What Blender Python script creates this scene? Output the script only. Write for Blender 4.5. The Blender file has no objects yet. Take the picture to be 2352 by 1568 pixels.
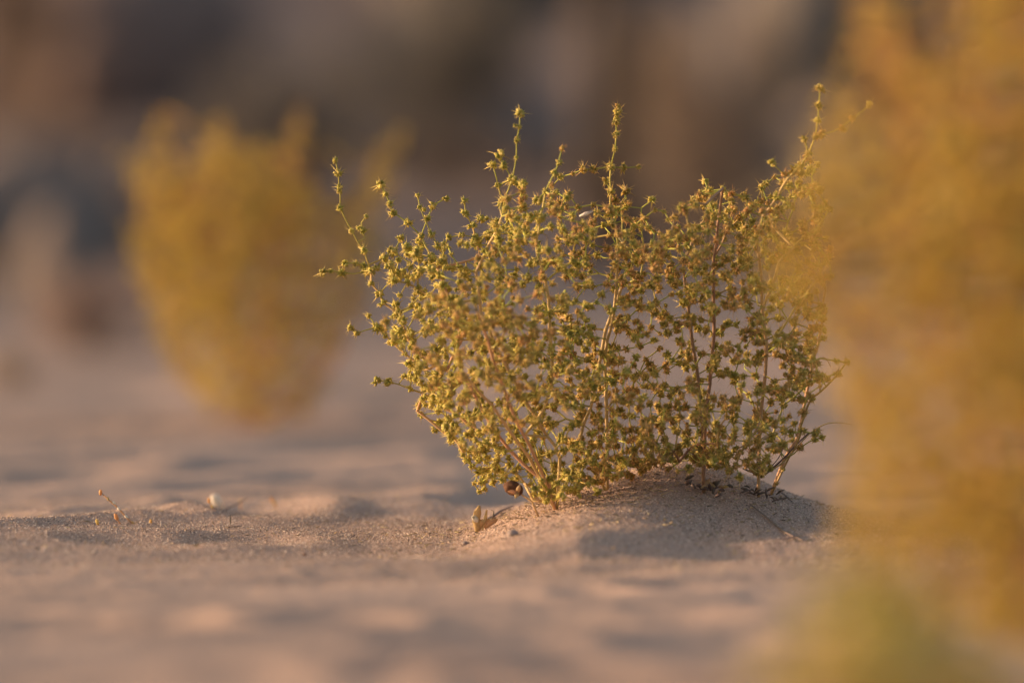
import bpy, math, random
import numpy as np
from mathutils import Vector, Matrix

R = math.radians
SC = bpy.context.scene
rng = random.Random(11)
NR = np.random.RandomState(7)

# ------------------------------------------------------------------ camera, sky, sun, exposure
CAM_H, PITCH, FOC, LENS = 0.353, R(1.21), 8.0, 300.0
K = LENS / 36.0 * 2352.0            # focal length in units of 1/2352 of the frame width
cam_d = bpy.data.cameras.new('camera')
cam_d.lens, cam_d.sensor_width = LENS, 36.0
cam_d.clip_start, cam_d.clip_end = 0.1, 3000
cam_d.dof.use_dof = True
cam_d.dof.focus_distance = FOC
cam_d.dof.aperture_fstop = 2.8
cam = bpy.data.objects.new('camera', cam_d)
SC.collection.objects.link(cam)
cam.location = (0, 0, CAM_H)
cam.rotation_euler = (R(90) - PITCH, 0, 0)
SC.camera = cam

SUN_EL, SUN_AZ = R(9.0), R(-80.0)     # azimuth measured from +Y (away from the camera) towards +X
w = bpy.data.worlds.new('World')
SC.world = w
w.use_nodes = True
wn, wl = w.node_tree.nodes, w.node_tree.links
wn.clear()
sky = wn.new('ShaderNodeTexSky')
sky.sky_type = 'NISHITA'
sky.sun_disc = False
sky.sun_elevation = SUN_EL
sky.sun_rotation = SUN_AZ
sky.dust_density = 4.0
sky.ozone_density = 0.4
sky.air_density = 1.0
bg = wn.new('ShaderNodeBackground')
bg.inputs['Strength'].default_value = 0.15
wo = wn.new('ShaderNodeOutputWorld')
wl.new(sky.outputs[0], bg.inputs[0])
wl.new(bg.outputs[0], wo.inputs[0])

sd = bpy.data.lights.new('sun', 'SUN')
sd.energy = 4.1
sd.angle = R(0.6)
sd.color = (1.0, 0.67, 0.42)
sun = bpy.data.objects.new('sun', sd)
SC.collection.objects.link(sun)
sdir = Vector((math.sin(SUN_AZ) * math.cos(SUN_EL), math.cos(SUN_AZ) * math.cos(SUN_EL), math.sin(SUN_EL)))
sun.rotation_euler = sdir.to_track_quat('Z', 'Y').to_euler()

SC.view_settings.view_transform = 'Standard'
SC.view_settings.look = 'None'
SC.view_settings.gamma = 1
SC.view_settings.exposure = 0.88
SC.view_settings.use_curve_mapping = False
SC.render.engine = 'CYCLES'
SC.cycles.max_bounces = 6
SC.cycles.transparent_max_bounces = 4
SC.cycles.use_denoising = True

# ------------------------------------------------------------------ helpers
CF = Vector((0, math.cos(PITCH), -math.sin(PITCH)))
CU = Vector((0, math.sin(PITCH), math.cos(PITCH)))
def P(px, py, d=FOC):
    """World point seen at (px, py) of the 2352 x 1568 picture, d metres away."""
    return Vector((0, 0, CAM_H)) + CF * d + Vector((1, 0, 0)) * ((px - 1176) / K * d) - CU * ((py - 784) / K * d)

def link(o, parent=None):
    SC.collection.objects.link(o)
    if parent is not None:
        o.parent = parent
    return o

def mesh_from(name, V, F, mat, tone=None, smooth=True):
    me = bpy.data.meshes.new(name)
    V = np.asarray(V, dtype=np.float32)
    F = list(F) if not isinstance(F, np.ndarray) else F
    if isinstance(F, np.ndarray):
        n, k = F.shape
        me.vertices.add(len(V)); me.vertices.foreach_set('co', V.ravel())
        me.loops.add(n * k); me.loops.foreach_set('vertex_index', F.ravel().astype(np.int32))
        me.polygons.add(n)
        me.polygons.foreach_set('loop_start', np.arange(0, n * k, k, dtype=np.int32))
        me.polygons.foreach_set('loop_total', np.full(n, k, dtype=np.int32))
        me.update(calc_edges=True)
    else:
        me.from_pydata([tuple(v) for v in V], [], F)
    if smooth:
        me.polygons.foreach_set('use_smooth', np.ones(len(me.polygons), dtype=bool))
    if tone is not None:
        a = me.attributes.new('tone', 'FLOAT', 'POINT')
        a.data.foreach_set('value', np.asarray(tone, dtype=np.float32))
    me.materials.append(mat)
    me.update()
    return me

def thing(name, label, cat, loc=(0, 0, 0), rz=0, group=None):
    o = bpy.data.objects.new(name, None)
    o.empty_display_size = 0.05
    o.location = loc
    o.rotation_euler = (0, 0, rz)
    o['label'] = label
    o['category'] = cat
    if group:
        o['group'] = group
    return link(o)

def part(name, me, parent, kind=None, label=None):
    o = bpy.data.objects.new(name, me)
    link(o, parent)
    if kind:
        o['kind'] = kind
    if label:
        o['label'] = label
    return o

# numpy value noise -------------------------------------------------------
_T = NR.rand(256, 256).astype(np.float64)
def vnoise(x, y, seed=0):
    x = np.asarray(x, dtype=np.float64) + seed * 17.31; y = np.asarray(y, dtype=np.float64) + seed * 9.77
    xi = np.floor(x).astype(np.int64); yi = np.floor(y).astype(np.int64)
    fx = x - xi; fy = y - yi
    fx = fx * fx * fx * (fx * (fx * 6 - 15) + 10); fy = fy * fy * fy * (fy * (fy * 6 - 15) + 10)
    a = _T[xi & 255, yi & 255]; b = _T[(xi + 1) & 255, yi & 255]
    c = _T[xi & 255, (yi + 1) & 255]; d = _T[(xi + 1) & 255, (yi + 1) & 255]
    return (a * (1 - fx) + b * fx) * (1 - fy) + (c * (1 - fx) + d * fx) * fy * 1.0
def fbm(x, y, oct=4, seed=0):
    s = 0; a = 0.5; t = 0
    for i in range(oct):
        s = s + a * (vnoise(x * 2 ** i, y * 2 ** i, seed + i) - 0.5); t += a; a *= 0.5
    return s / t

def sstep(a, b, x):
    t = np.clip((x - a) / (b - a), 0, 1)
    return t * t * (3 - 2 * t)

# ------------------------------------------------------------------ materials
def newmat(name):
    m = bpy.data.materials.new(name)
    m.use_nodes = True
    n, l = m.node_tree.nodes, m.node_tree.links
    n.clear()
    out = n.new('ShaderNodeOutputMaterial')
    return m, n, l, out

def ramp(n, stops):
    r = n.new('ShaderNodeValToRGB')
    el = r.color_ramp.elements
    while len(el) < len(stops):
        el.new(0.5)
    for e, (p, c) in zip(el, stops):
        e.position = p
        e.color = (*c, 1)
    return r

def plant_mat(name, stops, trans=0.35, var=0.35, rough=0.65, tint=(1, 1, 1)):
    """tone attribute picks the tissue (0 green bract ... 1 dry spine); small random shifts per piece."""
    m, n, l, out = newmat(name)
    at = n.new('ShaderNodeAttribute'); at.attribute_name = 'tone'
    rp = ramp(n, [(p, tuple(c[i] * tint[i] for i in range(3))) for p, c in stops])
    l.new(at.outputs['Fac'], rp.inputs[0])
    geo = n.new('ShaderNodeNewGeometry')
    tc = n.new('ShaderNodeTexCoord')
    oi = n.new('ShaderNodeObjectInfo')
    nz = n.new('ShaderNodeTexNoise'); nz.inputs['Scale'].default_value = 25
    l.new(geo.outputs['Position'], nz.inputs['Vector'])
    ad = n.new('ShaderNodeMath'); ad.operation = 'ADD'
    l.new(nz.outputs['Fac'], ad.inputs[0])
    l.new(geo.outputs['Random Per Island'], ad.inputs[1])
    mr = n.new('ShaderNodeMapRange')
    mr.inputs['From Min'].default_value = 0.3; mr.inputs['From Max'].default_value = 1.7
    mr.inputs['To Min'].default_value = 1 - var; mr.inputs['To Max'].default_value = 1 + var
    l.new(ad.outputs[0], mr.inputs['Value'])
    hs = n.new('ShaderNodeHueSaturation')
    l.new(rp.outputs[0], hs.inputs['Color']); l.new(mr.outputs[0], hs.inputs['Value'])
    mh = n.new('ShaderNodeMapRange')
    mh.inputs['To Min'].default_value = 0.475; mh.inputs['To Max'].default_value = 0.525
    l.new(oi.outputs['Random'], mh.inputs['Value']); l.new(mh.outputs[0], hs.inputs['Hue'])
    pb = n.new('ShaderNodeBsdfPrincipled')
    pb.inputs['Roughness'].default_value = rough
    pb.inputs['Specular IOR Level'].default_value = 0.3
    l.new(hs.outputs[0], pb.inputs['Base Color'])
    tr = n.new('ShaderNodeBsdfTranslucent')
    l.new(hs.outputs[0], tr.inputs['Color'])
    mx = n.new('ShaderNodeMixShader'); mx.inputs[0].default_value = trans
    l.new(pb.outputs[0], mx.inputs[1]); l.new(tr.outputs[0], mx.inputs[2])
    l.new(mx.outputs[0], out.inputs[0])
    return m

GREEN = [(0.0, (0.36, 0.31, 0.085)), (0.25, (0.58, 0.45, 0.12)), (0.5, (0.68, 0.49, 0.15)), (0.75, (0.72, 0.53, 0.22)), (1.0, (0.66, 0.42, 0.17))]
GOLD = [(0.0, (0.56, 0.44, 0.08)), (0.25, (0.70, 0.54, 0.10)), (0.5, (0.74, 0.54, 0.15)), (0.75, (0.70, 0.47, 0.19)), (1.0, (0.66, 0.39, 0.15))]
OLIVE = [(0.0, (0.40, 0.31, 0.075)), (0.5, (0.50, 0.38, 0.12)), (1.0, (0.52, 0.36, 0.14))]
M_BUR = plant_mat('bur_tissue', GREEN, trans=0.42)
M_STEMO = plant_mat('orange_stem_bark', [(0, (0.48, 0.33, 0.08)), (0.3, (0.46, 0.24, 0.08)), (1, (0.40, 0.17, 0.07))], trans=0.2, var=0.2)
M_BURO = plant_mat('olive_bur_tissue', OLIVE, trans=0.3)
M_BURG = plant_mat('dry_bur_tissue', GOLD, trans=0.5)
STEM = [(0.0, (0.44, 0.42, 0.08)), (0.35, (0.50, 0.40, 0.11)), (0.65, (0.60, 0.44, 0.20)), (1.0, (0.58, 0.38, 0.20))]
STEMR = [(0.0, (0.44, 0.42, 0.08)), (0.3, (0.46, 0.32, 0.11)), (0.6, (0.44, 0.27, 0.15)), (1.0, (0.34, 0.19, 0.12))]
STEMG = [(0.0, (0.46, 0.32, 0.06)), (0.4, (0.46, 0.26, 0.07)), (1.0, (0.36, 0.16, 0.06))]
M_STEM = plant_mat('stem_bark', STEM, trans=0.15, var=0.2)
M_STEMR = plant_mat('reddish_stem_bark', STEMR, trans=0.1, var=0.2)
M_STEMG = plant_mat('dry_stem_bark', STEMG, trans=0.15, var=0.2)
M_STRAW = plant_mat('straw', [(0, (0.62, 0.44, 0.25)), (1, (0.68, 0.48, 0.27))], trans=0.4, var=0.15)
M_PALE = plant_mat('pale_husk', [(0, (0.86, 0.80, 0.72)), (1, (0.86, 0.72, 0.56))], trans=0.2, var=0.08)
M_TWIG = plant_mat('dead_twig', [(0, (0.10, 0.07, 0.06)), (1, (0.20, 0.15, 0.13))], trans=0.0, var=0.3)
M_ORSEED = plant_mat('orange_seedhead', [(0, (0.62, 0.40, 0.15)), (1, (0.70, 0.50, 0.20))], trans=0.35, var=0.2)
M_LEAFD = plant_mat('shrub_leaf', [(0, (0.13, 0.112, 0.102)), (1, (0.18, 0.155, 0.14))], trans=0.25, var=0.4)  # leaf colour lightened to stand in for haze on the far shrubs
M_LEAFT = plant_mat('tan_leaf', [(0, (0.20, 0.15, 0.11)), (1, (0.25, 0.19, 0.14))], trans=0.3, var=0.3)
M_LEAFP = plant_mat('pinkish_leaf', [(0, (0.27, 0.21, 0.175)), (1, (0.34, 0.265, 0.215))], trans=0.3, var=0.3)

def sand_mat():
    m, n, l, out = newmat('sand')
    geo = n.new('ShaderNodeNewGeometry')
    sep = n.new('ShaderNodeSeparateXYZ'); l.new(geo.outputs['Position'], sep.inputs[0])
    # large soft patches
    n1 = n.new('ShaderNodeTexNoise'); n1.inputs['Scale'].default_value = 2.2; n1.inputs['Detail'].default_value = 5
    l.new(geo.outputs['Position'], n1.inputs['Vector'])
    r1 = ramp(n, [(0.32, (0.39, 0.277, 0.229)), (0.68, (0.468, 0.337, 0.282))])
    l.new(n1.outputs['Fac'], r1.inputs[0])
    # grains
    n2 = n.new('ShaderNodeTexNoise'); n2.inputs['Scale'].default_value = 520; n2.inputs['Detail'].default_value = 2
    l.new(geo.outputs['Position'], n2.inputs['Vector'])
    r2 = ramp(n, [(0.30, (0.35, 0.33, 0.33)), (0.47, (0.92, 0.92, 0.92)), (0.58, (1.08, 1.06, 1.03)), (0.72, (1.75, 1.6, 1.45))])
    l.new(n2.outputs['Fac'], r2.inputs[0])
    mu = n.new('ShaderNodeMix'); mu.data_type = 'RGBA'; mu.blend_type = 'MULTIPLY'
    mu.inputs[0].default_value = 1
    l.new(r1.outputs[0], mu.inputs[6]); l.new(r2.outputs[0], mu.inputs[7])
    # the gravel plain and the bank farther off
    n3 = n.new('ShaderNodeTexNoise'); n3.inputs['Scale'].default_value = 0.5; n3.inputs['Detail'].default_value = 4
    l.new(geo.outputs['Position'], n3.inputs['Vector'])
    r3 = ramp(n, [(0.32, (0.125, 0.105, 0.108)), (0.5, (0.16, 0.132, 0.132)), (0.62, (0.195, 0.157, 0.153)), (0.75, (0.22, 0.175, 0.167))])
    l.new(n3.outputs['Fac'], r3.inputs[0])
    n4 = n.new('ShaderNodeTexNoise'); n4.inputs['Scale'].default_value = 0.35; n4.inputs['Detail'].default_value = 3
    l.new(geo.outputs['Position'], n4.inputs['Vector'])
    mm = n.new('ShaderNodeMath'); mm.operation = 'MULTIPLY_ADD'
    l.new(n4.outputs['Fac'], mm.inputs[0]); mm.inputs[1].default_value = 10.0
    l.new(sep.outputs['Y'], mm.inputs[2])
    mr = n.new('ShaderNodeMapRange'); mr.interpolation_type = 'SMOOTHSTEP'
    mr.inputs['From Min'].default_value = 17.0; mr.inputs['From Max'].default_value = 25.0
    l.new(mm.outputs[0], mr.inputs['Value'])
    mx = n.new('ShaderNodeMix'); mx.data_type = 'RGBA'
    l.new(mr.outputs[0], mx.inputs[0]); l.new(mu.outputs[2], mx.inputs[6]); l.new(r3.outputs[0], mx.inputs[7])
    pb = n.new('ShaderNodeBsdfPrincipled')
    pb.inputs['Roughness'].default_value = 0.9
    pb.inputs['Specular IOR Level'].default_value = 0.15
    l.new(mx.outputs[2], pb.inputs['Base Color'])
    b1 = n.new('ShaderNodeBump'); b1.inputs['Strength'].default_value = 0.55; b1.inputs['Distance'].default_value = 0.0009
    l.new(n2.outputs['Fac'], b1.inputs['Height'])
    n5 = n.new('ShaderNodeTexNoise'); n5.inputs['Scale'].default_value = 90; n5.inputs['Detail'].default_value = 4
    l.new(geo.outputs['Position'], n5.inputs['Vector'])
    b2 = n.new('ShaderNodeBump'); b2.inputs['Strength'].default_value = 0.5; b2.inputs['Distance'].default_value = 0.003
    l.new(n5.outputs['Fac'], b2.inputs['Height']); l.new(b1.outputs[0], b2.inputs['Normal'])
    l.new(b2.outputs[0], pb.inputs['Normal'])
    l.new(pb.outputs[0], out.inputs[0])
    return m
M_SAND = sand_mat()

def rock_mat(name, c1, c2, scale=3.0):
    m, n, l, out = newmat(name)
    tc = n.new('ShaderNodeTexCoord')
    nz = n.new('ShaderNodeTexNoise'); nz.inputs['Scale'].default_value = scale; nz.inputs['Detail'].default_value = 6
    l.new(tc.outputs['Object'], nz.inputs['Vector'])
    rp = ramp(n, [(0.35, c1), (0.65, c2)])
    l.new(nz.outputs['Fac'], rp.inputs[0])
    pb = n.new('ShaderNodeBsdfPrincipled'); pb.inputs['Roughness'].default_value = 0.85
    pb.inputs['Specular IOR Level'].default_value = 0.2
    l.new(rp.outputs[0], pb.inputs['Base Color'])
    bp = n.new('ShaderNodeBump'); bp.inputs['Strength'].default_value = 0.6; bp.inputs['Distance'].default_value = 0.02 / scale * 3
    l.new(nz.outputs['Fac'], bp.inputs['Height']); l.new(bp.outputs[0], pb.inputs['Normal'])
    l.new(pb.outputs[0], out.inputs[0])
    return m
M_ROCKD = rock_mat('dark_rock', (0.16, 0.128, 0.120), (0.21, 0.170, 0.158))  # base colour lifted in place of haze over the far rocks
M_ROCKG = rock_mat('grey_rock', (0.115, 0.10, 0.094), (0.16, 0.138, 0.128))
M_ROCKP = rock_mat('reddish_rock', (0.185, 0.135, 0.125), (0.24, 0.175, 0.16))
M_PEB = rock_mat('pebble_stone', (0.28, 0.22, 0.21), (0.42, 0.35, 0.33), 60)
M_POD = rock_mat('seed_pod_shell', (0.045, 0.022, 0.014), (0.16, 0.075, 0.04), 380)
M_BARK = rock_mat('tree_bark', (0.06, 0.045, 0.04), (0.12, 0.09, 0.075), 12)

# ------------------------------------------------------------------ ground
def ground_z(x, y):
    x = np.asarray(x, dtype=np.float64); y = np.asarray(y, dtype=np.float64)
    near = 1 - sstep(12, 20, y)
    wx = fbm(x * 1.3, y * 0.55, 3, 3); wy = fbm(x * 1.1 + 9, y * 0.6, 3, 5)
    # long low wind ripples running obliquely away to the right, broken up by warping
    ph = (y - 0.7 * x) / 0.40 + 1.5 * wx + 0.5 * fbm(x * 3.1, y * 1.7, 2, 8)
    s = np.mod(ph, 1.0)
    prof = np.where(s < 0.30, 0.5 - 0.5 * np.cos(np.pi * s / 0.30), 0.5 + 0.5 * np.cos(np.pi * (s - 0.30) / 0.70))
    amp = (0.0048 + 0.0036 * sstep(8.3, 9.3, y)) * (0.62 + 0.38 * sstep(6.4, 7.4, y)) * (0.55 + 1.3 * vnoise(x * 1.7, y * 0.8, 21))
    z = prof * amp * near
    ph2 = (y - 0.35 * x) / 0.19 + 1.2 * wy + 0.8 * fbm(x * 5, y * 4, 2, 14)
    z += 0.0016 * np.sin(2 * np.pi * ph2) * near * vnoise(x * 2.3, y * 1.4, 31)
    z += 0.010 * fbm(x * 0.9, y * 0.45, 3, 40) * near * 0.7
    z += 0.0052 * fbm(x * 7, y * 5, 3, 44) * near + 0.009 * fbm(x * 1.6, y * 4.6, 3, 46) * near
    z += 0.0030 * fbm(x * 30, y * 20, 3, 48) * near
    z -= 0.006
    # a broad ripple left of the mound: crest line U, foot line L, long face between them
    xx = np.clip(x, -1.2, 0.02) + 0.49
    U = 7.93 + 1.75 * xx + 0.10 * fbm(x * 9, x * 0 + 3, 3, 80); Lo = 7.44 + 0.6 * xx + 0.07 * fbm(x * 12, x * 0 + 5, 3, 82)
    t = (y - Lo) / np.maximum(U - Lo, 0.2)
    face = np.where(t < 0, np.exp(-(t / 0.5) ** 2) * -0.2, np.where(t < 1, -0.2 + 1.2 * np.clip(t, 0, 1) ** 1.25, np.exp(-np.clip(t - 1, 0, 9) / 0.75)))
    face = face + 0.30 * np.exp(-((t + 0.16) / 0.10) ** 2) + 0.40 * np.exp(-((t - 1.75) / 0.16) ** 2) * vnoise(x * 6, x * 0, 91)
    wgt = sstep(-1.3, -0.7, x) * (1 - sstep(-0.10, 0.03, x))
    z = z * (1 - 0.55 * wgt * np.exp(-((t - 0.5) / 0.9) ** 2)) + 0.021 * face * wgt
    # scalloped pits left by feet and wind; one is added for shade
    for (cx, cy, rx, ry, dp) in PITS:
        q = ((x - cx) / rx) ** 2 + ((y - cy) / ry) ** 2
        z += np.where(q < 9, -dp * np.exp(-q * 1.2) + dp * 0.45 * np.exp(-((np.sqrt(q) - 1.5) ** 2) * 4), 0)
    # the sand mound that collects round the shrubs: crest height along x, falling away in depth
    xs = np.array([-0.5, -0.12, -0.045, 0.01, 0.055, 0.092, 0.135, 0.165, 0.20, 0.23, 0.27, 0.33, 0.45, 0.8])
    zs = np.array([0.0, 0.0, 0.004, 0.0255, 0.0375, 0.0506, 0.0655, 0.0675, 0.061, 0.050, 0.034, 0.016, 0.004, 0.0])
    c = np.interp(x, xs, zs)
    c = (c + np.interp(x - 0.012, xs, zs) + np.interp(x + 0.012, xs, zs)) / 3
    dy = y - (8.02 + 0.12 * np.sin(x * 9))
    fr = 0.24 + 0.16 * np.clip(1 - np.abs(x - 0.06) / 0.13, 0, 1)
    f = np.where(dy < 0, np.exp(-(dy / fr) ** 2), np.exp(-(dy / 0.55) ** 2))
    z = z * (1 - 0.65 * f * np.clip(c / 0.03, 0, 1)) + c * f
    # low swells behind, then the gravel plain and the bank
    z += 0.10 * fbm(x * 0.12, y * 0.12, 3, 60) * sstep(13, 22, y)
    z += 0.05 * fbm(x * 1.2, y * 1.2, 4, 64) * sstep(14, 24, y)
    bank = sstep(27, 48, y + 5 * fbm(x * 0.1, y * 0.05, 2, 70) + 0.25 * x)
    z += 3.6 * bank + 0.9 * fbm(x * 0.35, y * 0.35, 4, 75) * sstep(24, 34, y) * (0.4 + bank)
    z += 14 * sstep(60, 190, y)
    z += 10 * sstep(60, 170, -y) * 0
    return z

PITS = []
for (px, py, d, a, b, dp) in [(600, 1195, 8.35, 0.05, 0.14, 0.010), (560, 1262, 7.9, 0.05, 0.07, 0.006), (330, 1262, 7.85, 0.06, 0.08, 0.004),
                              (380, 1215, 8.2, 0.03, 0.04, 0.003), (760, 1400, 6.6, 0.05, 0.10, 0.012), (1180, 1500, 6.0, 0.07, 0.10, 0.010), (1420, 1480, 6.15, 0.08, 0.09, 0.009), (820, 905, 12.9, 0.16, 0.45, 0.03),  # last one here: hollow added to deepen the shade beside the golden shrub
                              (1560, 1310, 7.2, 0.04, 0.06, 0.005), (1360, 1340, 7.1, 0.03, 0.05, 0.004), (980, 1480, 5.95, 0.06, 0.09, 0.010), (200, 1420, 6.5, 0.08, 0.10, 0.010),
                              (1680, 1450, 6.25, 0.07, 0.09, 0.012), (900, 1150, 8.8, 0.05, 0.12, 0.006), (250, 1070, 9.6, 0.08, 0.2, 0.008),
                              (700, 1060, 9.8, 0.1, 0.25, 0.010), (200, 1180, 8.6, 0.05, 0.1, 0.005)]:
    PITS.append(((px - 1176) / K * d, d, a, b, dp))
for i in range(36):
    PITS.append((rng.uniform(-0.8, 0.8), rng.uniform(5.3, 13), rng.uniform(0.02, 0.06), rng.uniform(0.03, 0.09), rng.uniform(0.0015, 0.005)))

def axis(parts_):
    out = []
    for a, b, n in parts_:
        out.append(np.linspace(a, b, n, endpoint=False))
    return np.concatenate(out + [[parts_[-1][1]]])
gx = axis([(-160, -20, 14), (-20, -3, 30), (-3, -0.62, 60), (-0.62, 0.62, 330), (0.62, 3, 60), (3, 20, 30), (20, 160, 14)])
gy = axis([(-120, -2, 16), (-2, 4.6, 60), (4.6, 7.0, 260), (7.0, 9.2, 420), (9.2, 14, 300), (14, 22, 120), (22, 60, 160), (60, 260, 50)])
GX, GY = np.meshgrid(gx, gy)
GZ = ground_z(GX, GY)
V = np.stack([GX, GY, GZ], -1).reshape(-1, 3)
ny, nx = GX.shape
idx = np.arange(ny * nx).reshape(ny, nx)
F = np.stack([idx[:-1, :-1], idx[:-1, 1:], idx[1:, 1:], idx[1:, :-1]], -1).reshape(-1, 4)
g = link(bpy.data.objects.new('ground', mesh_from('ground', V, F, M_SAND)))
g['kind'] = 'structure'

def gz(x, y):
    return float(ground_z(np.array([x]), np.array([y]))[0])

# ------------------------------------------------------------------ tubes
def tube(V, F, T, pts, radii, tones, sides=5, cap=True):
    pts = [Vector(p) for p in pts]
    base = len(V)
    n = len(pts)
    up = Vector((0.31, 0.77, 0.55))
    for i, p in enumerate(pts):
        d = (pts[min(i + 1, n - 1)] - pts[max(i - 1, 0)])
        if d.length < 1e-9:
            d = Vector((0, 0, 1))
        d.normalize()
        a = d.cross(up)
        if a.length < 1e-3:
            a = d.cross(Vector((1, 0, 0)))
        a.normalize(); b = d.cross(a)
        for k in range(sides):
            t = 2 * math.pi * k / sides
            V.append(p + (a * math.cos(t) + b * math.sin(t)) * radii[i])
            T.append(tones[i])
    for i in range(n - 1):
        for k in range(sides):
            k2 = (k + 1) % sides
            F.append((base + i * sides + k, base + i * sides + k2, base + (i + 1) * sides + k2, base + (i + 1) * sides + k))
    if cap:
        F.append(tuple(base + (n - 1) * sides + k for k in range(sides)))
        F.append(tuple(base + k for k in reversed(range(sides))))

# ------------------------------------------------------------------ burs (spiny nodes), unit: millimetres / 1000
def make_bur(seed, star=False):
    r = random.Random(seed)
    V, F, T = [], [], []
    def cone(o, d, L, w, t0, t1, sides=3, bulge=None):
        d = d.normalized()
        a = d.cross(Vector((r.uniform(-1, 1), r.uniform(-1, 1), r.uniform(-1, 1)))).normalized()
        b = d.cross(a)
        i0 = len(V)
        rows = [(0.0, w)] if bulge is None else [(0.0, w * 0.5), (bulge, w)]
        for (h, ww) in rows:
            for k in range(sides):
                t = 2 * math.pi * k / sides
                V.append(o + d * (L * h) + (a * math.cos(t) + b * math.sin(t)) * ww)
                T.append(t0)
        V.append(o + d * L); T.append(t1)
        for q in range(len(rows) - 1):
            for k in range(sides):
                k2 = (k + 1) % sides
                F.append((i0 + q * sides + k, i0 + q * sides + k2, i0 + (q + 1) * sides + k2, i0 + (q + 1) * sides + k))
        i1 = i0 + (len(rows) - 1) * sides
        for k in range(sides):
            F.append((i1 + k, i1 + (k + 1) % sides, len(V) - 1))
    def rd(flat=1.0):
        while True:
            v = Vector((r.uniform(-1, 1), r.uniform(-1, 1), r.uniform(-1, 1) * flat))
            if 0.2 < v.length < 1:
                return v.normalized()
    mm = 0.001
    used = []
    # plump overlapping bract bases
    for k in range(9 if not star else 7):
        d = rd()
        c = Vector((0, 0, 0)) + d * 0.6 * mm
        tn = r.choice([0.0, 0.08, 0.2, 0.3, 0.55]) if not star else r.choice([0, 0.05, 0.12, 0.3])
        cone(c, d, r.uniform(3.0, 3.9) * mm, r.uniform(1.35, 1.9) * mm, tn, min(1, tn + 0.25), 5, 0.55)
    # pointed leaf-like bracts
    for k in range(r.randint(5, 7) if not star else r.randint(8, 11)):
        d = rd()
        tn = r.choice([0.0, 0.1, 0.2])
        cone(d * 0.8 * mm, d, (r.uniform(3.2, 4.2) if not star else r.uniform(3.8, 5.6)) * mm, r.uniform(0.65, 0.95) * mm, tn, 0.6, 4, 0.35)
    # cream or pinkish flower remnants
    for k in range(r.randint(3, 6)):
        d = rd()
        cone(d * 1.6 * mm, d, r.uniform(2.2, 3.2) * mm, r.uniform(0.8, 1.1) * mm, 0.75, 0.7, 5, 0.7)
    # long straw spines
    for k in range(r.randint(9, 13) if not star else r.randint(5, 8)):
        d = rd()
        cone(d * 1.0 * mm, d, r.uniform(5.0, 9.6) * mm, 0.43 * mm, 0.72, 0.9)
    return V, F, T

NB = 14
BURS = [make_bur(100 + i, star=(i % 5 in (1, 3))) for i in range(NB)]
BUR_ME = {}
for key, m in (('green', M_BUR), ('gold', M_BURG), ('olive', M_BURO)):
    BUR_ME[key] = [mesh_from('bur', v, f, m, t, smooth=False) for v, f, t in BURS]
# numpy versions for the joined masses, triangles only
def tri_np(b):
    V_, F_, T_ = b
    tris = []
    for f in F_:
        for k in range(1, len(f) - 1):
            tris.append((f[0], f[k], f[k + 1]))
    return np.array([tuple(v) for v in V_]), np.array(tris), np.array(T_)
BUR_NP = [tri_np(b) for b in BURS]

def bur_mass(items, mat, name='bur_mass'):
    """items: (position, scale, seed) joined into one mesh."""
    Vs, Fs, Ts = [], [], []
    o = 0
    for p, s, sd_ in items:
        r = random.Random(sd_)
        bv, bf, bt = BUR_NP[r.randrange(NB)]
        M = np.array(Matrix.Rotation(r.uniform(0, 6.28), 3, (r.gauss(0, 1), r.gauss(0, 1), r.gauss(0, 1) + 1e-3)))
        Vs.append(bv @ M.T * s + np.array(p)); Fs.append(bf + o); Ts.append(bt)
        o += len(bv)
    return mesh_from(name, np.concatenate(Vs), np.concatenate(Fs), mat, np.concatenate(Ts), smooth=False)

# ------------------------------------------------------------------ branching growth (space colonisation with one node per internode)
class Tree:
    def __init__(self):
        self.p, self.par, self.own, self.bur = [], [], [], []
    def add(self, pos, par, own, bur=True):
        self.p.append(np.array(pos, dtype=float)); self.par.append(par); self.own.append(own); self.bur.append(bur)
        return len(self.p) - 1
    def grow(self, att, step, kill, infl, jit, iters=80, rs=None, nmax=4000, minchild=3):
        rs = rs or NR
        att = np.array(att)
        Pn = np.array(self.p)
        D = np.full(len(att), 1e9); Ni = np.zeros(len(att), int)
        for s in range(0, len(Pn), 200):
            dd = np.linalg.norm(att[:, None] - Pn[None, s:s + 200], axis=2)
            j = dd.argmin(1); v = dd[np.arange(len(att)), j]
            u = v < D; D[u] = v[u]; Ni[u] = j[u] + s
        alive = D > kill
        deg = {}
        for i in range(len(self.p)):
            deg[self.par[i]] = deg.get(self.par[i], 0) + 1
        for it in range(iters):
            act = alive & (D < infl)
            if not act.any() or len(self.p) > nmax:
                break
            new = []
            for i in np.unique(Ni[act]):
                if deg.get(i, 0) >= minchild:
                    sel = act & (Ni == i); alive[sel & (rs.rand(len(sel)) < 0.5)] = False
                    continue
                a = att[act & (Ni == i)]
                if rs.rand() < 0.35 and len(a) > 1:
                    a = a[rs.randint(len(a))][None]
                d = (a - self.p[i])
                d = (d / np.linalg.norm(d, axis=1)[:, None]).mean(0)
                d += rs.normal(0, jit, 3)
                if self.par[i] >= 0:
                    pd = self.p[i] - self.p[self.par[i]]; pd /= np.linalg.norm(pd) + 1e-9
                    d = d / (np.linalg.norm(d) + 1e-9) + 0.25 * pd
                d /= np.linalg.norm(d) + 1e-9
                q = self.p[i] + d * step * rs.uniform(0.75, 1.25)
                new.append(self.add(q, i, self.own[i]))
                deg[i] = deg.get(i, 0) + 1
            if not new:
                break
            for k in new:
                dd = np.linalg.norm(att - self.p[k], axis=1)
                u = dd < D; D[u] = dd[u]; Ni[u] = k
            alive &= D > kill

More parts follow.
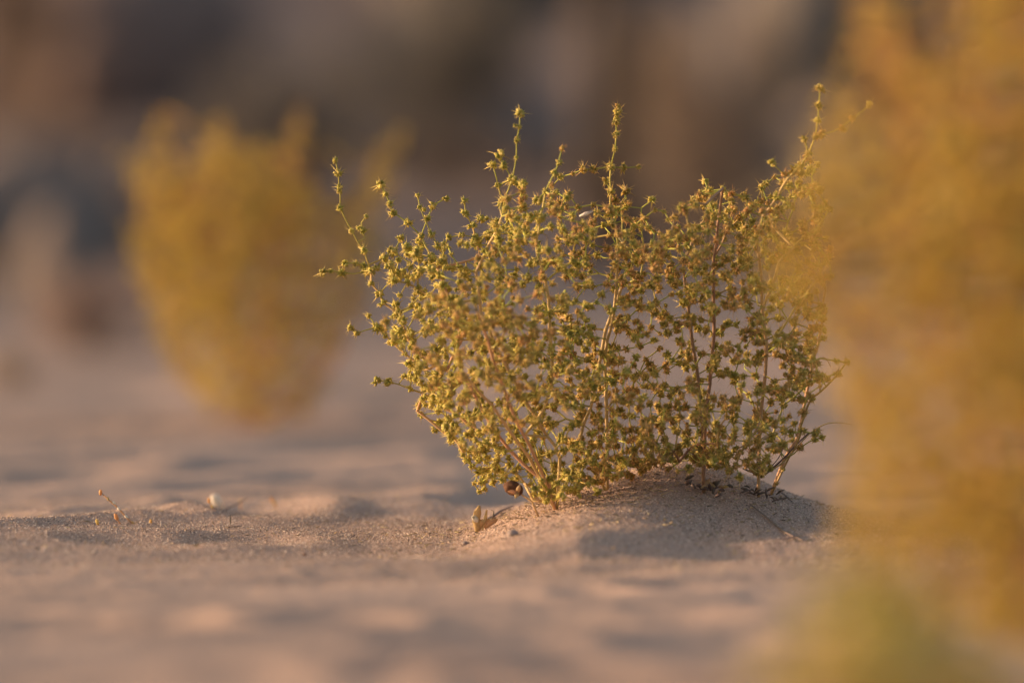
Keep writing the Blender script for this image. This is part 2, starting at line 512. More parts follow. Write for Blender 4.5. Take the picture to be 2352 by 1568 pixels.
def build_plant(tree, owner, root_obj, stem_mat, bur_key, r_tip=0.00065, r_max=0.0026, expo=3.3, min_branch=10,
                n_bur_objects=300, bur_scale=1.0, sides=5, bur_name='bur', wood=None):
    """Stems become branch parts, the burs nearest the camera become parts of their own, the rest one joined mass."""
    loc = np.array(root_obj.location)
    ids = [i for i in range(len(tree.p)) if tree.own[i] == owner]
    idset = set(ids)
    ch = {i: [] for i in ids}
    roots = []
    for i in ids:
        if tree.par[i] in idset:
            ch[tree.par[i]].append(i)
        else:
            roots.append(i)
    size = {}; rad = {}
    def post(order):
        for i in reversed(order):
            size[i] = 1 + sum(size[c] for c in ch[i])
            rad[i] = r_tip if not ch[i] else min(r_max, sum(rad[c] ** expo for c in ch[i]) ** (1 / expo) * 1.004)
    order = []
    st = list(roots)
    while st:
        i = st.pop(); order.append(i); st.extend(ch[i])
    post(order)
    def tone(r):
        return min(1.0, max(0.0, (r - r_tip) / (r_max * 0.85 - r_tip)))
    starts = [(r, None) for r in roots]
    nb = 0
    while starts:
        s, frm = starts.pop()
        V, F, T = [], [], []
        stack = [(s, frm)]
        while stack:
            a, f = stack.pop()
            line, rr = [], []
            if f is not None:
                line.append(tree.p[f] - loc); rr.append(min(rad[f] * 0.8, rad[a]))
            i = a
            while True:
                line.append(tree.p[i] - loc); rr.append(rad[i])
                cs = sorted(ch[i], key=lambda c: -size[c])
                for c in cs[1:]:
                    if size[c] >= min_branch:
                        starts.append((c, i))
                    else:
                        stack.append((c, i))
                if not cs:
                    break
                i = cs[0]
            if len(line) > 1:
                tube(V, F, T, line, rr, [tone(x) for x in rr], sides)
        if V:
            part('branch', mesh_from('branch', [tuple(v) for v in V], F, stem_mat, T), root_obj)
            nb += 1
    # burs
    items = []
    for i in ids:
        if not tree.bur[i] or rad[i] > r_max * 0.72:
            continue
        tip = not ch[i]
        if rng.random() < 0.07 and not tip:
            continue
        s = (rng.uniform(0.55, 0.8) if rng.random() < 0.22 else rng.uniform(0.8, 1.15)) * (1.15 if tip else 1.0) * (1.1 if len(ch[i]) > 1 else 1.0) * bur_scale
        items.append((tree.p[i] - loc, s, rng.randrange(10 ** 6)))
        if rng.random() < 0.13 and not tip:      # crowded nodes carry two
            o = np.array([rng.gauss(0, 0.0022), rng.gauss(0, 0.0022), rng.gauss(0, 0.003)]) * bur_scale
            items.append((tree.p[i] - loc + o, s * 0.85, rng.randrange(10 ** 6)))
    items.sort(key=lambda t: t[0][1])
    single, rest = items[:n_bur_objects], items[n_bur_objects:]
    for p, s, sd_ in single:
        r = random.Random(sd_)
        o = part(bur_name, BUR_ME[bur_key][r.randrange(NB)], root_obj)
        o.location = p
        o.rotation_euler = (r.uniform(0, 6.28), r.uniform(0, 6.28), r.uniform(0, 6.28))
        o.scale = (s, s, s)
    if rest:
        part('bur_mass', bur_mass(rest, {'green': M_BUR, 'gold': M_BURG, 'olive': M_BURO}[bur_key]), root_obj, kind='stuff')
    return nb, len(items)

def in_poly(x, y, poly):
    c = False
    j = len(poly) - 1
    for i in range(len(poly)):
        xi, yi = poly[i]; xj, yj = poly[j]
        if (yi > y) != (yj > y) and x < (xj - xi) * (y - yi) / (yj - yi) + xi:
            c = not c
        j = i
    return c

# ------------------------------------------------------------------ the shrubs in focus
T = Tree()
BASES = {0: (1278, 1146), 1: (1395, 1106), 2: (1616, 1074), 3: (1744, 1090), 4: (1772, 1100)}
base_node = {}
base_w = {}
for k, (px, py) in BASES.items():
    p = P(px, py, FOC)
    y = p.y + {0: -0.03, 1: 0.02, 2: 0.0, 3: 0.02, 4: 0.05}[k]
    x = p.x
    base_w[k] = Vector((x, y, gz(x, y) - 0.004))
    base_node[k] = T.add(base_w[k], -1, k, False)

def chain(own, pts, dz, frm=None, bur=True, barefrom=None):
    """Traced twig from tip (first) inwards; frm = node to hang it on, or None: the nearest node nearer the base.
    dz: how much nearer (-) or farther (+) than the focus plane its tip is."""
    n = len(pts)
    b = base_w[own]
    bx, by = BASES[own]
    L0 = math.hypot(pts[0][0] - bx, pts[0][1] - by)
    ws = []
    for (x, y) in pts:
        f = min(1.0, math.hypot(x - bx, y - by) / L0)
        d = FOC + dz * f ** 1.2 + (b.y - FOC) * (1 - f)
        ws.append(np.array(P(x, y, d)))
    if frm is None:
        last = ws[-1]
        best, bd = base_node[own], 1e9
        for i in range(len(T.p)):
            if T.own[i] != own:
                continue
            d = T.p[i] - last
            dist = np.linalg.norm(d) + (0.12 if (np.linalg.norm(T.p[i] - np.array(b)) > np.linalg.norm(last - np.array(b)) + 0.005) else 0)
            if dist < bd:
                bd, best = dist, i
        frm = best
    else:
        frm = base_node[own] if frm == 'base' else frm
    cur = frm
    pts3 = list(reversed(ws))
    # subdivide long gaps with bare nodes
    prev = T.p[cur]
    first = True
    for j, q in enumerate(pts3):
        gap = np.linalg.norm(q - prev)
        k = int(gap / 0.019)
        dirj = np.array([rng.gauss(0, 1), rng.gauss(0, 1), rng.gauss(0, 1)]) * 0.0008
        for s in range(1, k + 1):
            t = s / (k + 1)
            cur = T.add(prev * (1 - t) + q * t + dirj * math.sin(math.pi * t), cur, own, (rng.random() < 0.5) if first else False)
        idx_from_tip = n - 1 - j
        cur = T.add(q, cur, own, bur and (barefrom is None or idx_from_tip < barefrom))
        prev = q
        first = False
    return cur

# main stems with the tall tips they end in
chain(0, [(770,368),(777,397),(779,429),(781,478),(808,530),(836,575),(853,622),(853,651),(872,675),(879,695),(914,719),(937,779),(971,822),(1026,851),(1076,880),(1110,948),(1139,994),(1173,1036),(1261,1111)], -0.03, 'base', barefrom=13)
chain(0, [(1195,260),(1193,292),(1187,320),(1186,362),(1177,412),(1160,455),(1153,497),(1135,541),(1110,590),(1093,626),(1105,720),(1140,800),(1173,863),(1210,927),(1257,1002),(1286,1053)], -0.10, 'base', barefrom=11)
chain(0, [(1291,341),(1283,373),(1274,398),(1253,440),(1238,505),(1231,551),(1243,608),(1262,720),(1271,863),(1252,935),(1206,998)], -0.12, None, barefrom=8)
chain(1, [(1419,244),(1419,257),(1415,278),(1416,307),(1413,341),(1403,383),(1403,440),(1401,491),(1418,539),(1418,593),(1412,700),(1395,780),(1389,821),(1393,939)], -0.06, 'base', barefrom=11)
chain(1, [(1437,437),(1436,464),(1427,482),(1428,540),(1440,620),(1415,700),(1391,758),(1357,935),(1330,1020)], 0.04, 'base', barefrom=6)
chain(2, [(1620,419),(1626,436),(1633,452),(1629,470),(1620,503),(1602,524),(1585,572),(1569,608),(1580,700),(1592,800),(1605,900),(1614,980)], 0.02, 'base', barefrom=8)
chain(2, [(1660,433),(1655,470),(1648,520),(1640,590),(1638,645),(1639,675),(1640,740),(1637,801),(1632,850),(1627,906),(1620,981)], -0.05, 'base', barefrom=4)
chain(3, [(1884,203),(1880,242),(1878,278),(1872,314),(1857,353),(1839,380),(1809,410),(1785,452),(1752,497),(1738,560),(1750,660),(1760,780),(1753,905),(1745,1000)], -0.14, 'base', barefrom=11)
chain(4, [(1944,832),(1925,859),(1898,887),(1864,914),(1850,950),(1838,1000),(1815,1045)], -0.06, 'base', barefrom=5)
chain(4, [(1893,640),(1890,700),(1885,760),(1870,820),(1858,880),(1848,930),(1830,1010),(1800,1060)], 0.03, 'base', barefrom=6)
# side twigs
side = [
 (0, [(841,497),(830,512),(834,530),(838,547)], 0), (0, [(742,625),(760,622),(785,626),(812,629),(840,624)], 0),
 (0, [(793,605),(818,604),(836,612)], 0), (0, [(898,575),(881,593)], 0), (0, [(920,548),(905,580),(881,593),(866,615)], 0),
 (0, [(874,424),(885,445),(896,469),(902,488),(937,511),(967,542),(991,590),(1015,640),(1040,700),(1060,780)], 0.01),
 (0, [(959,448),(964,476),(991,538),(1007,565),(1030,610)], 0.01), (0, [(1024,455),(994,472),(982,502),(967,542)], 0.01),
 (0, [(1067,461),(1069,491),(1085,518),(1093,551),(1103,590)], 0.02), (0, [(1132,380),(1139,404),(1144,425),(1153,461)], -0.05),
 (0, [(1148,355),(1157,380),(1177,412)], -0.06), (0, [(1198,430),(1190,420),(1177,412)], -0.04),
 (0, [(865,874),(893,876),(942,893),(971,903),(1004,922),(1050,950),(1100,990)], 0.0),
 (0, [(805,752),(819,765),(866,752),(885,770),(898,784),(931,813),(975,850)], 0.0), (0, [(847,725),(866,752)], 0.0),
 (0, [(1089,1109),(1101,1082),(1072,1055),(1047,1010),(1021,994),(986,964),(958,943)], 0.0),
 (0, [(1072,1055),(1101,1082),(1131,1094),(1181,1082),(1205,1110),(1225,1150)], 0.0),
 (0, [(1300,1120),(1330,1120),(1350,1112)], -0.08), (0, [(1262,1100),(1240,1060),(1225,1010)], -0.05),
 (0, [(1255,1148),(1262,1128),(1275,1112)], -0.06), (0, [(1330,1138),(1322,1118),(1308,1100)], -0.08), (0, [(1372,1128),(1355,1105),(1335,1090)], -0.05), (0, [(1290,1140),(1292,1120)], -0.09),
 (1, [(1440,1088),(1420,1075)], -0.03), (1, [(1480,1078),(1455,1060),(1430,1050)], 0.0), (2, [(1560,1060),(1580,1035),(1600,1020)], -0.02), (2, [(1675,1080),(1662,1050),(1650,1020)], -0.07), (3, [(1700,1095),(1690,1070),(1700,1040)], -0.07),
 (0, [(905,645),(935,650),(960,662),(1000,690)], -0.06),
 (1, [(1340,389),(1364,389),(1403,383)], -0.02), (1, [(1467,383),(1431,386),(1403,383)], -0.02), (1, [(1392,415),(1403,440)], -0.03),
 (1, [(1497,460),(1473,478),(1473,524),(1480,570),(1470,640)], 0.0), (1, [(1525,485),(1505,482),(1480,500),(1455,520),(1432,560)], -0.06),
 (1, [(1532,557),(1520,600),(1500,660)], 0.0),
 (2, [(1713,455),(1682,443),(1659,434)], -0.02), (2, [(1550,500),(1575,480),(1590,465),(1620,470)], -0.12), (2, [(1725,470),(1700,500),(1670,530),(1640,590)], 0.0),
 (3, [(1997,241),(1958,272),(1932,293),(1887,308),(1872,314)], -0.14), (3, [(1847,319),(1857,353)], -0.12), (3, [(1773,375),(1800,400),(1820,395)], -0.1),
 (3, [(1905,480),(1880,520),(1850,540),(1790,600),(1755,700)], -0.05), (3, [(1902,590),(1880,640),(1830,700),(1765,800)], -0.02),
 (3, [(1750,430),(1752,460),(1752,497)], 0.0),
 (4, [(1889,1004),(1872,1008),(1839,1027),(1805,1053)], -0.02), (4, [(1925,859),(1860,880),(1800,930),(1770,1010)], 0.02),
]
for own, pts, dz in side:
    chain(own, pts, dz)
# short twigs hugging the sand round the stem feet
lg = random.Random(77)
def crest(x):
    return float(np.interp(x, [1200, 1313, 1401, 1509, 1581, 1661, 1741, 1790], [1168, 1143, 1111, 1073, 1070, 1081, 1100, 1112]))
for k in range(34):
    x = lg.uniform(1215, 1780)
    y = crest(x) - lg.uniform(0, 14)
    own = 0 if x < 1345 else 1 if x < 1500 else 2 if x < 1690 else 3
    tox = BASES[own][0]
    sgn = 1 if x > tox else -1
    pts = [(x, y - lg.uniform(4, 30)), (x - sgn * lg.uniform(12, 22), y - lg.uniform(4, 26)), (x - sgn * lg.uniform(30, 45), y - lg.uniform(10, 40))]
    chain(own, pts, lg.uniform(-.09, .05))

POLY = [(1110,1100),(1050,1030),(965,960),(955,900),(940,830),(890,775),(905,725),(930,685),(900,630),(950,560),(1010,560),(1080,530),(1135,520),(1175,440),(1235,430),(1300,455),(1340,490),(1400,490),(1440,460),(1480,530),(1530,570),(1572,480),(1620,430),(1700,455),(1750,470),(1830,400),(1880,330),(1880,480),(1895,560),(1902,700),(1885,800),(1868,900),(1850,990),(1790,1035),(1700,1065),(1500,1075),(1400,1105),(1300,1140),(1235,1125)]
att = []
lr = random.Random(5)
while len(att) < 2500:
    x, y = lr.uniform(880, 1910), lr.uniform(330, 1150)
    if not in_poly(x, y, POLY):
        continue
    if x > 1800 and y > 900 and lr.random() < 0.6:
        continue
    if 1260 < x < 1560 and 470 < y < 560 and lr.random() < 0.35:
        continue
    hw = 0.17 * math.sqrt(max(0.05, 1 - ((x - 1410) / 540) ** 2)) * min(1, 0.25 + (1150 - y) / 330)
    dep = lr.uniform(-1, 1) * hw
    p = P(x, y, FOC + dep)
    if p.z < 0.14 and p.z < gz(p.x, p.y) + 0.008:
        continue
    att.append(p)
for k in range(170):
    x, y = lr.gauss(1130, 90), lr.gauss(780, 90)
    att.append(P(x, y, FOC - lr.uniform(.14, .26)))
chain(0, [(1090, 690), (1120, 780), (1160, 900), (1215, 1020)], -0.24, 'base', barefrom=3)
chain(0, [(1010, 780), (1060, 850), (1130, 930), (1215, 1050)], -0.22, 'base', barefrom=3)
T.grow(att, 0.0146, 0.0102, 0.09, 0.24, iters=60, rs=np.random.RandomState(3), nmax=2800)
print('nodes', len(T.p), [T.own.count(k) for k in range(5)])

LBL = {
 0: 'wide spiny shrub on the left toe of the mound, beside the dark seed pod',
 1: 'slender spiny shrub with one tall cross-shaped tip in the middle of the clump',
 2: 'upright spiny shrub with a reddish bare stem on top of the sand mound',
 3: 'tall spiny shrub right of the reddish stem, arching tip veiled by yellow blur',
 4: 'low sprawling spiny shrub at the right end of the clump beside the curved straw blade',
}
for k in range(5):
    t = thing('spiny_shrub', LBL[k], 'shrub', base_w[k], 0, 'spiny shrubs in focus on the sand mound')
    nb, ni = build_plant(T, k, t, M_STEMR if k == 2 else M_STEM, 'green', bur_scale=1.02, r_max=0.0017, r_tip=0.0006, expo=3.8)
    print('shrub', k, nb, ni)

# ------------------------------------------------------------------ the large blurred shrubs: one in front on the right, one behind on the left
def blurred_shrub(label, poly, d, thick, natt, base_px, chains, mat_stem, key, step, kill, seed, nobj=0, group=None, bscale=1.0, dens=None, keep=None, nmax=3000, r_max=0.0026):
    tr = Tree()
    b = P(base_px[0], base_px[1], d)
    b = Vector((b.x, b.y, gz(b.x, b.y) - 0.004))
    tr.add(b, -1, 0, False)
    r = random.Random(seed)
    xs = [q[0] for q in poly]; ys = [q[1] for q in poly]
    cx, hx = (min(xs) + max(xs)) / 2, (max(xs) - min(xs)) / 2
    for ch_ in chains:
        cur = 0
        prev = np.array(b)
        dz = r.uniform(-1, 1) * thick * 0.6
        for j, (x, y) in enumerate(ch_):
            q = np.array(P(x, y, d + dz * (j + 1) / len(ch_)))
            k = int(np.linalg.norm(q - prev) / (step * 1.2))
            for s in range(1, k + 1):
                cur = tr.add(prev + (q - prev) * s / (k + 1) + np.array([r.gauss(0, .002) for _ in range(3)]), cur, 0, j > 0)
            cur = tr.add(q, cur, 0, True); prev = q
    att = []
    while len(att) < natt:
        x, y = r.uniform(min(xs), max(xs)), r.uniform(min(ys), max(ys))
        if not in_poly(x, y, poly):
            continue
        if dens is not None and r.random() > dens(x, y):
            continue
        hw = thick * math.sqrt(max(0.05, 1 - ((x - cx) / hx) ** 2 * 0.9))
        p = P(x, y, d + r.uniform(-1, 1) * hw)
        if p.z < 0.14 and p.z < gz(p.x, p.y) + 0.01:
            continue
        att.append(p)
    tr.grow(att, step, kill, 0.2, 0.22, iters=70, rs=np.random.RandomState(seed), nmax=nmax)
    if keep is not None:
        for i, q in enumerate(tr.p):
            v = Vector(q) - Vector((0, 0, CAM_H))
            dd = v.dot(CF)
            sx_, sy_ = 1176 + v.x / dd * K, 784 - v.dot(CU) / dd * K
            if r.random() > keep(sx_, sy_):
                tr.bur[i] = False
    t = thing('spiny_shrub', label, 'shrub', b, 0, group)
    res = build_plant(tr, 0, t, mat_stem, key, n_bur_objects=nobj, min_branch=40, sides=4, bur_scale=bscale, r_max=r_max)
    print(label[:30], len(tr.p), res)
    return t

FG = [(2600,-200),(2290,-190),(2235,-60),(2215,60),(2150,140),(2100,160),(2075,40),(2030,-40),(1960,-30),(1930,120),(1900,240),(1850,350),(1800,450),(1765,560),(1750,660),(1800,740),(1890,800),(1920,950),(1930,1150),(1900,1300),(1960,1400),(2100,1440),(2230,1470),(2300,1490),(2420,1480),(2700,1480),(3000,1300),(3100,900),(3100,200),(2900,-200)]
blurred_shrub('huge yellow blurred shrub close to the camera filling the right edge', FG, 5.65, 0.26, 4600, (2520, 1520),
              [[(2300,1100),(2100,700),(2040,300),(1990,60),(1985,-20)], [(2350,900),(2260,500),(2250,150),(2235,30)], [(2250,1150),(2050,900),(1900,640),(1800,650)],
               [(2400,1200),(2150,1100),(2010,1130)], [(2450,1000),(2400,500),(2350,0)], [(2200,900),(2090,500),(2080,150),(2070,80)]],
              M_STEMG, 'gold', 0.0165, 0.0115, 21, nmax=4200, bscale=1.25,
              keep=lambda x, y: max(0.06, min(1, max(0, (x - 1760 - 0.4 * max(0, 420 - y)) / 520)) ** 1.2) * (0.75 if y < 350 else 1) * (0.35 if y > 1240 and x < 2250 else 1))
FG2 = [(1780,1440),(1880,1330),(1960,1290),(2060,1330),(2150,1440),(2300,1480),(2400,1500),(2500,1700),(2300,1800),(1900,1800),(1700,1700),(1650,1540)]
blurred_shrub('low pale olive blurred shrub at the bottom right edge of the frame', FG2, 4.7, 0.14, 700, (2050, 1900),
              [[(2050,1700),(2000,1450),(1960,1330)], [(1950,1700),(1830,1500)], [(2150,1700),(2250,1500)]],
              M_STEMR, 'olive', 0.0165, 0.011, 33, bscale=1.35,
              dens=lambda x, y: max(0.1, 1 - abs(x - 2060) / 330), keep=lambda x, y: 0.5 if x > 1950 else 0.3)
BGL = [(285,345),(340,400),(368,250),(398,380),(430,420),(470,330),(520,285),(545,400),(590,300),(620,420),(650,300),(688,250),(706,340),(718,440),(752,520),(800,460),(850,385),(925,290),(895,420),(868,560),(845,680),(800,790),(760,880),(700,955),(500,955),(440,900),(380,820),(345,720),(300,600),(325,480)]
blurred_shrub('golden blurred shrub standing on the sand behind and left of the focused clump', BGL, 11.4, 0.24, 3200, (585, 962),
              [[(600,850),(720,650),(830,480),(880,340),(915,300)], [(560,800),(450,500),(380,330),(372,262)], [(600,800),(640,500),(690,300),(700,225)], [(540,800),(480,600),(330,360),(282,340)],
               [(560,900),(530,600),(540,330),(500,275)], [(560,945),(490,905),(420,820),(370,700)], [(620,945),(700,900),(770,820),(820,700)], [(540,950),(500,925),(450,890)], [(640,955),(690,935),(730,905)]],
              M_STEMO, 'gold', 0.019, 0.012, 45, nmax=3200, bscale=1.2,
              keep=lambda x, y: (1 if y < 800 else 0.7) * (1 if 370 < x < 640 else 0.7) * (1 if x < 700 else 0.62) * (1 if y > 450 else 0.75) * (1 if y > 340 else 0.5) * (0.5 if y > 870 else 0.68), r_max=0.0045)

# ------------------------------------------------------------------ bank, shrubs, rocks and a tree far behind
def leafy_shrub_mesh(seed, W, H, n, leaf, mat_leaf):
    r = random.Random(seed)
    V, F, T = [], [], []
    lumps = [(Vector((r.uniform(-.6, .6) * W, r.uniform(-.6, .6) * W, r.uniform(.3, .8) * H)), r.uniform(.25, .5) * min(W, H)) for _ in range(9)]
    for i in range(n):
        c, s = lumps[r.randrange(len(lumps))]
        d = Vector((r.gauss(0, 1), r.gauss(0, 1), r.gauss(0, 1)))
        d = d.normalized() * s * r.uniform(.5, 1.05) ** 0.5
        p = c + d
        if p.z < 0.02:
            p.z = 0.02 + r.random() * 0.1 * H
        a = Vector((r.gauss(0, 1), r.gauss(0, 1), r.gauss(0, 1))).normalized()
        b = a.cross(Vector((r.gauss(0, 1), r.gauss(0, 1), r.gauss(0, 1)))).normalized()
        L = leaf * r.uniform(.6, 1.4)
        i0 = len(V); t = r.random()
        V += [p - a * L, p + b * L * .35, p + a * L, p - b * L * .35]; T += [t] * 4
        F.append((i0, i0 + 1, i0 + 2, i0 + 3))
    me = mesh_from('foliage', [tuple(v) for v in V], F, mat_leaf, T, smooth=False)
    V, F, T = [], [], []
    for c, s in lumps:
        pts = [Vector((0, 0, -0.05)), c * 0.4 + Vector((r.gauss(0, .03), r.gauss(0, .03), 0)), c * .8, c]
        tube(V, F, T, pts, [0.02 * H + .004, .014 * H + .003, .008 * H + .002, .003], [0, .3, .6, 1], 5)
    ms = mesh_from('stems', [tuple(v) for v in V], F, M_TWIG, T)
    return me, ms

PROTO = {}
for key, m in (('dark', M_LEAFD), ('tan', M_LEAFT), ('pink', M_LEAFP)):
    PROTO[key] = [leafy_shrub_mesh(hash(key) % 7 * 0 + {'dark': 50, 'tan': 60, 'pink': 70}[key] + i, .5, .7, 2200, .03, m) for i in range(3)]

def far_shrub(px, py, d, W, H, key, label, group=None):
    """base at the ground below pixel column px at distance d; W, H in metres."""
    x = (px - 1176) / K * d
    y = d
    i = rng.randrange(3)
    t = thing('desert_shrub', label, 'shrub', (x, y, gz(x, y) - 0.02), rng.uniform(0, 6.28), group)
    fo, st_ = PROTO[key][i]
    a = part('foliage', fo, t, kind='stuff'); b = part('stems', st_, t)
    s = (W / 1.0, W / 1.0, H / 0.8)
    a.scale = s; b.scale = s
    return t

far_shrub(30, 0, 33, .55, 1.2, 'tan', 'pale tan blurred shrub high on the bank in the top left corner')
far_shrub(40, 0, 27, .55, .55, 'dark', 'dark green-grey blurred shrub at the left edge of the bank')
far_shrub(-120, 0, 26, .6, .5, 'dark', 'dark blurred shrub cut by the left edge below the green-grey one')
far_shrub(235, 0, 15.5, .26, .20, 'pink', 'pinkish dry blurred shrub left of the golden shrub')
far_shrub(1625, 0, 25, .45, .95, 'tan', 'yellowish brown blurred shrub behind the right half of the clump')
far_shrub(1510, 0, 29, .5, 1.0, 'pink', 'reddish blurred shrub right of the dark trunk')
far_shrub(620, 0, 30, .9, .75, 'dark', 'broad dark blurred shrub directly behind the golden shrub')
far_shrub(930, 0, 32, 1.0, 1.1, 'dark', 'tallest dark blurred shrub above the left tips of the clump')
far_shrub(1800, 0, 21, .34, .36, 'tan', 'small tan blurred shrub behind the arching right tips')
far_shrub(20, 0, 13.6, .10, .09, 'pink', 'tiny orange-pink blurred tuft at the left edge of the sand')
for i, (px, d) in enumerate([(330, 37), (1150, 39), (1950, 36), (2250, 34), (760, 42), (-300, 34), (2600, 38), (1350, 44), (2050, 28), (450, 24)]):
    far_shrub(px, 0, d, rng.uniform(.5, 1.0), rng.uniform(.4, .8), 'dark' if i % 3 else 'tan', 'indistinct blurred shrub far back on the dark bank', 'far shrubs on the bank')

def rock_mesh(seed, mat, n=2):
    import bmesh
    bm = bmesh.new()
    bmesh.ops.create_icosphere(bm, subdivisions=4, radius=1.0)
    A = np.array([v.co for v in bm.verts])
    s = 1 + 0.55 * fbm(A[:, 0] * 1.1 + seed * 3 + 5, A[:, 1] * 1.1 + A[:, 2] * 1.3 + 7, 4, seed) + 0.25 * fbm(A[:, 2] * 3 + seed, A[:, 0] * 3 + A[:, 1] * 2, 3, seed + 3)
    for v, k in zip(bm.verts, s):
        v.co = v.co * k
    me = bpy.data.meshes.new('boulder')
    bm.to_mesh(me); bm.free()
    me.materials.append(mat)
    return me
ROCKS = {k: [rock_mesh(3 + i, m) for i in range(3)] for k, m in (('dark', M_ROCKD), ('grey', M_ROCKG), ('red', M_ROCKP))}
def boulder(px, d, sx, sz, key, label, group=None):
    x = (px - 1176) / K * d
    o = bpy.data.objects.new('boulder', ROCKS[key][rng.randrange(3)])
    link(o)
    o.location = (x, d, gz(x, d) + sz * .45)
    o.scale = (sx, sx * rng.uniform(.7, 1), sz)
    o.rotation_euler = (rng.uniform(-.2, .2), rng.uniform(-.2, .2), rng.uniform(0, 6.28))
    o['label'] = label; o['category'] = 'boulder'
    if group:
        o['group'] = group
boulder(140, 19, .10, .15, 'dark', 'dark slate blurred rock left of the golden shrub, above the sand')
boulder(40, 23, .30, .24, 'dark', 'dark brown blurred boulder at the left edge beyond the sand')
boulder(300, 34, .6, .45, 'red', 'pale mauve blurred boulder left of the golden shrub top')
boulder(1090, 36, .5, .55, 'grey', 'grey blurred boulder at the top middle of the bank')
boulder(1900, 33, .4, .5, 'grey', 'grey blurred boulder behind the arching right tip')
boulder(835, 12.6, .15, .022, 'dark', 'added low dark stone in place of the shade between golden shrub and clump')  # flat dark stone added to stand in for the golden shrub's shadow band
for i in range(22):
    boulder(rng.uniform(-300, 2700), rng.uniform(24, 44), rng.uniform(.12, .45), rng.uniform(.1, .35), rng.choice(['dark', 'dark', 'grey', 'red']),
            'indistinct blurred rock far back on the bank', 'far rocks on the bank')

def tree(px, d, h, label):
    x = (px - 1176) / K * d
    base = Vector((x, d, gz(x, d) - .05))
    t = thing('acacia_tree', label, 'tree', base)
    V, F, T_ = [], [], []
    r = random.Random(9)
    tr = [Vector((0, 0, 0)), Vector((.02, 0, h * .3)), Vector((-.03, .05, h * .55)), Vector((.05, .1, h * .75))]
    tube(V, F, T_, tr, [.11, .085, .075, .06], [0, 0, .3, .5], 10)
    ends = []
    for k in range(7):
        a = k / 7 * 6.28 + r.uniform(-.3, .3)
        e = tr[2].lerp(tr[3], r.random()) + Vector((math.cos(a) * r.uniform(.9, 1.6), math.sin(a) * r.uniform(.9, 1.6), r.uniform(.3, .8) * h * .5))
        s = tr[2].lerp(tr[3], r.random())
        tube(V, F, T_, [s, s.lerp(e, .4) + Vector((0, 0, .1)), e], [.05, .03, .012], [.4, .6, 1], 7)
        ends.append(e)
    part('trunk', mesh_from('trunk', [tuple(v) for v in V], F, M_BARK, T_), t)
    V, F, T_ = [], [], []
    for i in range(5200):
        e = r.choice(ends)
        p = e + Vector((r.gauss(0, .55), r.gauss(0, .55), r.gauss(0, .14)))
        a = Vector((r.gauss(0, 1), r.gauss(0, 1), r.gauss(0, .6))).normalized()
        b = a.cross(Vector((r.gauss(0, 1), r.gauss(0, 1), r.gauss(0, 1)))).normalized()
        L = r.uniform(.03, .06)
        i0 = len(V); tt = r.random()
        V += [p - a * L, p + b * L * .4, p + a * L, p - b * L * .4]; T_ += [tt] * 4
        F.append((i0, i0 + 1, i0 + 2, i0 + 3))
    part('crown', mesh_from('crown', [tuple(v) for v in V], F, M_LEAFD, T_, smooth=False), t, kind='stuff')
tree(1388, 27, 3.4, 'dark blurred tree trunk standing behind the tallest middle tip')

# ------------------------------------------------------------------ small things on the sand
def hit(px, py):
    ds = np.linspace(5, 16, 5500)
    z = CAM_H + ds * CF.z - (py - 784) / K * ds * CU.z
    x = (px - 1176) / K * ds
    y = ds * CF.y - (py - 784) / K * ds * CU.y
    k = np.argmax(z < ground_z(x, y))
    return float(y[k])

def on_ground(px, d, dz=0.0):
    x = (px - 1176) / K * d
    return Vector((x, d, gz(x, d) + dz))

def curve_thing(name, label, cat, pts, radii, mat, tone=0.5, sides=5, group=None):
    """A single bent stalk; pts are world points, the first at its base."""
    base = pts[0].copy()
    # smooth
    P2 = []
    R2 = []
    n = len(pts)
    for i in range(n - 1):
        p0, p1, p2, p3 = pts[max(i - 1, 0)], pts[i], pts[i + 1], pts[min(i + 2, n - 1)]
        for s in range(5):
            t = s / 5
            P2.append(0.5 * ((2 * p1) + (p2 - p0) * t + (2 * p0 - 5 * p1 + 4 * p2 - p3) * t * t + (3 * p1 - p0 - 3 * p2 + p3) * t ** 3) - base)
            R2.append(radii[i] * (1 - t) + radii[i + 1] * t)
    P2.append(pts[-1] - base); R2.append(radii[-1])
    V, F, T_ = [], [], []
    tube(V, F, T_, P2, R2, [tone] * len(P2), sides)
    o = bpy.data.objects.new(name, mesh_from(name, [tuple(v) for v in V], F, mat, T_))
    link(o)
    o.location = base
    o['label'] = label; o['category'] = cat
    if group:
        o['group'] = group
    return o

def blade_mesh(pts, widths, mat, thick=0.0004, nrm=Vector((0, -1, 0.2)), name='leaf'):
    """Flat pointed leaf or husk with real thickness and a folded midrib."""
    V, F, T_ = [], [], []
    n = len(pts)
    for i, p in enumerate(pts):
        d = (pts[min(i + 1, n - 1)] - pts[max(i - 1, 0)]).normalized()
        s = d.cross(nrm).normalized()
        nn = s.cross(d).normalized()
        wv = widths[i]
        V += [p + s * wv, p - nn * wv * .35 + nn * thick, p - s * wv, p - nn * wv * .35 - nn * thick]
        T_ += [i / n] * 4
    for i in range(n - 1):
        for k in range(4):
            k2 = (k + 1) % 4
            F.append((i * 4 + k, i * 4 + k2, i * 4 + 4 + k2, i * 4 + 4 + k))
    F.append((0, 3, 2, 1)); F.append(tuple((n - 1) * 4 + k for k in range(4)))
    return mesh_from(name, [tuple(v) for v in V], F, mat, T_)

